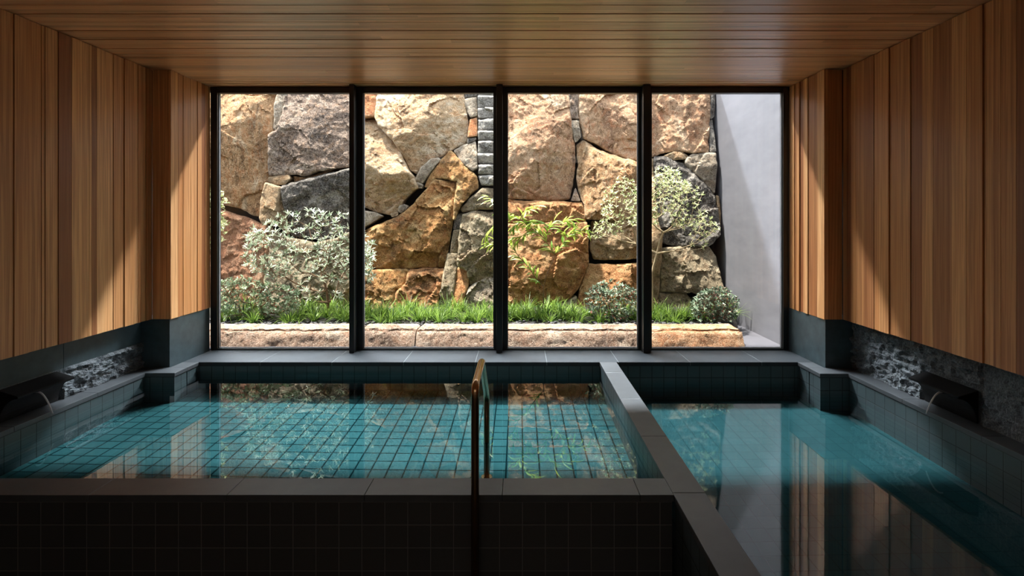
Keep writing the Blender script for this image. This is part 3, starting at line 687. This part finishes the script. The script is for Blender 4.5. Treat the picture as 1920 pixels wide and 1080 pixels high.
# ------------------------------------------------------------------ planter kerb stones
def kerbstone(x0, x1, m, label, seed):
    b = MB(); y0, y1, z0, z1 = 4.925, 5.25, TOP - 0.01, 0.652
    nx = max(8, int((x1 - x0) / 0.016)); prof = []
    for k in range(9): prof.append((0, k / 8))
    for k in range(1, 13): prof.append((k / 12, 1.0))
    prof += [(1.0, 0.5), (1.0, 0.0)]; n = len(prof)
    for i in range(nx + 1):
        x = x0 + (x1 - x0) * i / nx
        for j, (a, c) in enumerate(prof):
            q = Vector((x * 5 + seed * 9, a * 2, c * 2)); w = noise.fractal(q, 0.9, 2.1, 4); w2 = noise.fractal(q * 4, 0.9, 2.1, 3)
            rd = 0.022 * max(0, 1 - abs((a + (1 - c)) / 0.16)) if a < 0.17 and c > 0.8 else 0
            ex = min(i, nx - i) * (x1 - x0) / nx; er = 0.018 * max(0, 1 - ex / 0.03)
            b.v.append((x, y0 + (y1 - y0) * a + (0.075 * c * (1 - a) ** 3 if a < 0.6 else 0) + (0.018 * w + 0.009 * w2 + rd + er) * (1 if a < 0.5 else 0), z0 + (z1 - z0) * c + (0.008 * w + 0.004 * w2) * (c > 0.9) - rd - er * (c > 0.9)))
    for i in range(nx):
        for j in range(n - 1):
            a = i * n + j; b.face([a, a + n, a + n + 1, a + 1])
    b.face(list(range(n))); b.face([nx * n + j for j in range(n)][::-1])
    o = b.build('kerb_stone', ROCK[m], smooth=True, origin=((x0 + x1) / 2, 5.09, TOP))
    o.data.set_sharp_from_angle(angle=R(50))
    return tag(o, label, 'kerb stone', 'hewn stones edging the planter')
kx = lambda x: (x - VX) * 4.93 / F
for i, (a, b, m, l) in enumerate([(190, 667, 'kerb', 'pinkish hewn edging stone in the first window'), (669, 776, 'kerb', 'short hewn edging stone right of the first post'),
        (778, 938, 'kerb', 'greyish hewn edging stone left of the middle post'), (940, 1209, 'kerb', 'long hewn edging stone filling the third window'), (1211, 1398, 'kerb_o', 'orange hewn edging stone ending beside the grey wall')]):
    kerbstone(kx(a) + 0.002, kx(b) - 0.002, m, l, i)

# ================================================================== plants
def ground_z(y): return 0.615 + 0.05 * (y - 5.16) / 1.39
def grow(base_pts, tips, k=0.35):
    """connect tips to a growing skeleton; returns nodes, parents, load"""
    nodes = [Vector(p) for p in base_pts]; par = [-1] + list(range(len(nodes) - 1)); dist = [0.0]
    for i in range(1, len(nodes)): dist.append(dist[-1] + (nodes[i] - nodes[i - 1]).length)
    order = sorted(range(len(tips)), key=lambda i: (tips[i] - nodes[0]).length); idx = {}
    for i in order:
        t = tips[i]
        j = min(range(len(nodes)), key=lambda q: (nodes[q] - t).length + k * dist[q] + (0.4 if nodes[q].z > t.z + 0.02 else 0))
        mid = nodes[j].lerp(t, 0.5) + Vector((0, 0, -0.04 * (nodes[j] - t).length))
        nodes.append(mid); par.append(j); dist.append(dist[j] + (mid - nodes[j]).length)
        nodes.append(t); par.append(len(nodes) - 2); dist.append(dist[-1] + (t - mid).length); idx[i] = len(nodes) - 1
    load = [0] * len(nodes)
    for i in range(len(nodes) - 1, 0, -1):
        load[i] += 1 if load[i] == 0 else 0
        load[par[i]] += load[i]
    return nodes, par, load, idx
def stems_mesh(nodes, par, load, r0=0.0022):
    b = MB()
    for i in range(1, len(nodes)):
        j = par[i]; b.tube([nodes[j], nodes[i]], [r0 * max(load[j], 1) ** 0.42 if j else r0 * load[i] ** 0.42, r0 * load[i] ** 0.42], 5, cap=False)
    return b
def poly_points(poly, n, dlo, dhi, rg, mind=6, avoid=None):
    xs = [p[0] for p in poly]; ys_ = [p[1] for p in poly]; out = []; px = []
    tries = 0
    while len(out) < n and tries < n * 60:
        tries += 1
        x = rg.uniform(min(xs), max(xs)); y = rg.uniform(min(ys_), max(ys_)); c = False; j = len(poly) - 1
        for i in range(len(poly)):
            if (poly[i][1] > y) != (poly[j][1] > y) and x < (poly[j][0] - poly[i][0]) * (y - poly[i][1]) / (poly[j][1] - poly[i][1]) + poly[i][0]: c = not c
            j = i
        if not c: continue
        if noise.noise(Vector((x * 0.022, y * 0.022, 4))) < -0.12 and rg.random() < 0.8: continue
        if any((x - a) ** 2 + (y - b_) ** 2 < mind ** 2 for a, b_ in px): continue
        px.append((x, y)); out.append(at(x, y, rg.uniform(dlo, dhi)))
    return out
def rosette(b, p, axis, n, ln, wd, rg, spread=(0.5, 1.2), droop=0.2):
    axis = axis.normalized(); a = axis.orthogonal().normalized(); c = axis.cross(a); ph = rg.random() * 6.28
    for k in range(n):
        t = ph + 2.4 * k; s = rg.uniform(*spread)
        d = axis * math.cos(s) + (a * math.cos(t) + c * math.sin(t)) * math.sin(s)
        b.cur = rg.random() ** 1.0
        b.leaf(p + axis * rg.uniform(-.012, .008), d, axis, ln * rg.uniform(.7, 1.15), wd * rg.uniform(.8, 1.2), droop)
def bush(name, label, cat, base, polys, n, dr, lm, bm, seed, leaves=8, ln=0.055, wd=0.016, mind=6, trunk=None, k=0.35, r0=0.0022, extra=0, spread=(0.5, 1.25), group=None):
    rg = random.Random(seed); o = empty(name, base); tag(o, label, cat, group)
    tips = []
    tot = sum(p[1] for p in polys)
    for poly, w in polys: tips += poly_points(poly, int(n * w / tot), dr[0], dr[1], rg, mind)
    base = Vector(base); tr = [base] + [Vector(p) for p in (trunk or [])]
    nodes, par, load, idx = grow(tr, tips, k)
    st = stems_mesh(nodes, par, load, r0); lf = MB()
    for i, t in enumerate(tips):
        d = (t - nodes[par[idx[i]]]).normalized() + Vector((0, -0.35, 0.5)) + Vector((rg.uniform(-.4, .4), rg.uniform(-.4, .4), rg.uniform(-.3, .3)))
        rosette(lf, t, d, leaves + rg.randint(-2, 2), ln, wd, rg, spread)
        if extra:
            q = nodes[par[idx[i]]].lerp(t, rg.uniform(.3, .8)); rosette(lf, q, d, extra, ln * .8, wd, rg, spread)
    lf.build('foliage', M[lm], o, origin=tuple(base)).location = (0, 0, 0)
    st.build('stems', M[bm], o, origin=tuple(base), smooth=True).location = (0, 0, 0)
    return o
bush('silvery_shrub', 'broad shrub with silvery green leaf whorls in the first window', 'shrub', (-2.12, 5.78, ground_z(5.78)),
     [([(462,440),(500,415),(530,402),(575,392),(620,400),(655,398),(700,455),(700,525),(650,528),(590,535),(540,520),(500,520),(462,498)], 210),
      ([(462,442),(500,436),(505,455),(470,465)], 10), ([(460,480),(500,482),(515,505),(470,500)], 12), ([(560,528),(600,520),(640,560),(600,570),(560,550)], 8),
      ([(672,450),(697,455),(698,480),(690,530),(672,520)], 14)],
     270, (5.40, 5.98), 'leaf_silver', 'bark', 11, leaves=9, ln=0.062, wd=0.0125, mind=7.0,
     trunk=[(-2.10, 5.76, 0.78), (-2.12, 5.76, 0.92)], k=0.30, r0=0.0021)
bush('low_shrub', 'low leafy shrub in the bottom left corner of the first window', 'shrub', (-2.85, 5.60, ground_z(5.6)),
     [([(405,530),(440,520),(470,522),(500,530),(560,545),(562,575),(520,590),(405,598)], 1)], 230, (5.40, 5.80), 'leaf_azalea', 'bark', 12, leaves=8, ln=0.042, wd=0.016, mind=4.2, extra=3)
bush('climbing_sprig', 'pale leafy sprig peeking past the left window frame', 'shrub', (-3.45, 5.75, ground_z(5.75)),
     [([(385,350),(418,362),(426,385),(416,400),(428,425),(424,440),(410,465),(380,470),(360,420)], 1)], 60, (5.5, 5.85), 'leaf_yellow', 'bark', 13, leaves=7, ln=0.05, wd=0.017, mind=6,
     trunk=[(-3.42, 5.72, 0.95), (-3.40, 5.70, 1.25)])
bush('young_tree', 'tall pale stemmed young tree with yellow green leaves at third post', 'tree', tuple(at(1222, 612, 5.80)),
     [([(1140,345),(1165,332),(1198,342),(1230,330),(1262,318),(1290,345),(1285,385),(1250,400),(1225,420),(1185,425),(1150,440),(1108,452),(1102,436),(1132,410),(1124,390)], 190), ([(1265,350),(1300,345),(1318,365),(1310,385),(1332,405),(1348,432),(1330,440),(1322,468),(1298,462),(1285,430),(1262,425),(1255,395)], 80),
      ([(1225,318),(1262,312),(1290,345),(1225,345)], 25)],
     330, (5.40, 6.05), 'leaf_yellow', 'bark_pale', 14, leaves=7, ln=0.042, wd=0.0125, mind=6.0,
     trunk=[at(1223, 560, 5.80), at(1222, 512, 5.80), at(1232, 475, 5.80), at(1238, 450, 5.79), at(1244, 436, 5.78)], k=0.25, r0=0.0019)
bush('low_shrub', 'dark low shrub with reddish tips left of the third post', 'shrub', tuple(at(1146, 608, 5.55)),
     [([(1098,555),(1115,535),(1140,527),(1170,535),(1197,545),(1200,590),(1165,604),(1135,600),(1100,580)], 1)], 190, (5.40, 5.72), 'leaf_dark', 'bark', 15, leaves=7, ln=0.038, wd=0.016, mind=4.0, extra=2)
bush('low_shrub', 'round dark low shrub in the corner by the grey wall', 'shrub', tuple(at(1338, 608, 5.50)),
     [([(1296,570),(1315,550),(1345,538),(1365,545),(1383,560),(1380,600),(1340,604),(1298,596)], 1)], 180, (5.35, 5.70), 'leaf_dark', 'bark', 16, leaves=7, ln=0.038, wd=0.016, mind=4.0, extra=2)
# sapling with long lime leaves
def sapling():
    rg = random.Random(21); base = at(1018, 610, 5.75); o = empty('sapling', base)
    tag(o, 'slender sapling with long lime green leaves in the third window', 'tree')
    D = 5.7
    paths = [[(1018,610),(1017,585),(1020,560),(1019,537)], [(1019,537),(1025,515),(1036,490),(1040,478)], [(1040,478),(1030,462),(1022,448)], [(1040,478),(1052,462),(1062,445),(1080,425)],
             [(1019,537),(1005,522),(990,500),(972,480),(962,465)], [(1022,448),(1000,430),(975,412),(955,398),(930,380),(915,368)], [(1022,448),(1030,425),(1040,412)],
             [(1000,430),(985,440),(962,448),(945,455),(915,458)], [(1062,445),(1078,440),(1096,428)], [(990,500),(998,490),(1012,488)], [(975,412),(985,395),(1010,385)], [(1030,425),(1010,415),(985,418),(960,425)],
             [(955,398),(940,410),(920,432),(908,445)], [(1062,445),(1050,430),(1058,415),(1075,412)]]
    b = MB(); lf = MB()
    for i, p in enumerate(paths):
        w = 0.006 if i == 0 else 0.0045 if i in (1, 4) else 0.003
        P3 = [at(x, y, D - 0.25 * max(0, (560 - y) / 150) * (0.6 + 0.4 * math.sin(x * 0.05))) for x, y in p]
        b.tube(P3, [w * (1 - 0.4 * k / len(P3)) for k in range(len(P3))], 6, cap=False)
        if i in (0, 1, 9): continue
        for a, c in zip(P3[:-1], P3[1:]):
            nl = max(5, int((c - a).length / 0.016))
            for k in range(nl):
                t = a.lerp(c, (k + rg.random()) / nl)
                dd = (c - a).normalized() + Vector((rg.uniform(-1, 1), rg.uniform(-.9, .5), rg.uniform(-.8, .35)))
                lf.cur = rg.random(); lf.leaf(t, dd, Vector((rg.uniform(-.3, .3), -0.3, 1)), rg.uniform(.08, .15), rg.uniform(.022, .034), rg.uniform(.1, .5))
    lf.build('foliage', M['leaf_lime'], o, origin=tuple(base)).location = (0, 0, 0)
    b.build('stems', M['bark'], o, origin=tuple(base), smooth=True).location = (0, 0, 0)
sapling()
# grass tufts
def tuft_mesh(seed):
    rg = random.Random(seed); b = MB()
    for k in range(52):
        a = rg.uniform(0, 6.283); r = rg.uniform(0, 0.035); ln = rg.uniform(0.13, 0.30); lean = rg.uniform(0.15, 1.0); w = rg.uniform(.0032, .006)
        d = Vector((math.cos(a), math.sin(a), 0)); s = Vector((-d.y, d.x, 0)); p = d * r; n = len(b.v); b.cur = rg.random(); th = lean * 0.3; seg = 5
        for i in range(seg + 1):
            t = i / seg; ww = w * (1 - t ** 2 * 0.95)
            b.v += [tuple(p - s * ww), tuple(p + s * ww)]
            th = min(2.0, th + lean * 0.45); p = p + (d * math.sin(th) + Vector((0, 0, 1)) * math.cos(th)) * ln / seg
        for i in range(seg): q = n + 2 * i; b.face([q, q + 1, q + 3, q + 2])
    return b
protos = []
def tuft_at(px, d, sc, rg, label):
    y = d; x = (px - VX) * d / F
    if len(protos) < 5:
        o = tuft_mesh(40 + len(protos)).build('grass_tuft', M['blade']); protos.append(o)
    else:
        o = rg.choice(protos).copy(); COL.objects.link(o)
    o.location = (x, y, ground_z(y) - 0.012); o.rotation_euler = (0, 0, rg.uniform(0, 6.28)); o.scale = (sc, sc, sc * rg.uniform(.9, 1.1))
    tag(o, label, 'grass', 'grass tufts in the planter')
rg = random.Random(77)
ranges = [(412, 440, 4, 'grass tuft at the foot of the bottom left low shrub'), (445, 492, 12, 'bright grass tuft in front of the bottom left low shrub'), (535, 600, 14, 'grass tuft below the silvery shrub'),
          (606, 668, 16, 'grass tuft beside the first post, near the silvery shrub'), (672, 840, 42, 'grass tuft in front of the golden boulders, second window'), (842, 945, 26, 'grass tuft between the leaning slab and middle post'),
          (945, 1085, 36, 'grass tuft around the sapling stem'), (1085, 1195, 16, 'grass tuft by the dark low shrub, third window'), (1205, 1288, 22, 'grass tuft at the foot of the young tree'), (1296, 1335, 8, 'grass tuft in front of the corner shrub'), (1362, 1376, 4, 'grass tuft against the grey wall')]
for a, b, n, lab in ranges:
    n = int(n * 0.8)
    for k in range(n):
        tuft_at(a + (b - a) * (k + rg.random()) / n, rg.choice((rg.uniform(5.40, 5.70), rg.uniform(5.6, 6.1))), rg.uniform(.72, 1.0), rg, lab)
# dark pebbles and fallen leaves along the kerb
pb = MB()
for k in range(900):
    x = rg.uniform(-3.3, 2.06); y = 5.25 + abs(rg.gauss(0, 0.11)); r = rg.uniform(.008, .02); z = ground_z(y) + r * 0.5 + 0.006
    n = len(pb.v); q = rg.uniform(0, 3)
    for j, (zz, rr) in enumerate(((-.5, .6), (0, 1), (.45, .65))):
        for i in range(6):
            a = q + i * 1.047; pb.v.append((x + r * rr * math.cos(a) * 1.2, y + r * rr * math.sin(a), z + r * zz))
    for j in range(2):
        for i in range(6): a = n + j * 6 + i; c = n + j * 6 + (i + 1) % 6; pb.face([a, c, c + 6, a + 6])
    pb.face([n + 12 + i for i in range(6)])
tag(pb.build('gravel', M['pebble'], smooth=True), 'small dark gravel scattered behind the edging stones', 'gravel', kind='stuff')

for o in list(bpy.data.objects):
    if o.name.startswith('pool_water'): o.cycles.is_caustics_caster = True
    if o.name.startswith(('floor_left', 'floor_right', 'trim_3', 'trim_4', 'trim_5', 'trim_6', 'trim_8')): o.cycles.is_caustics_receiver = True
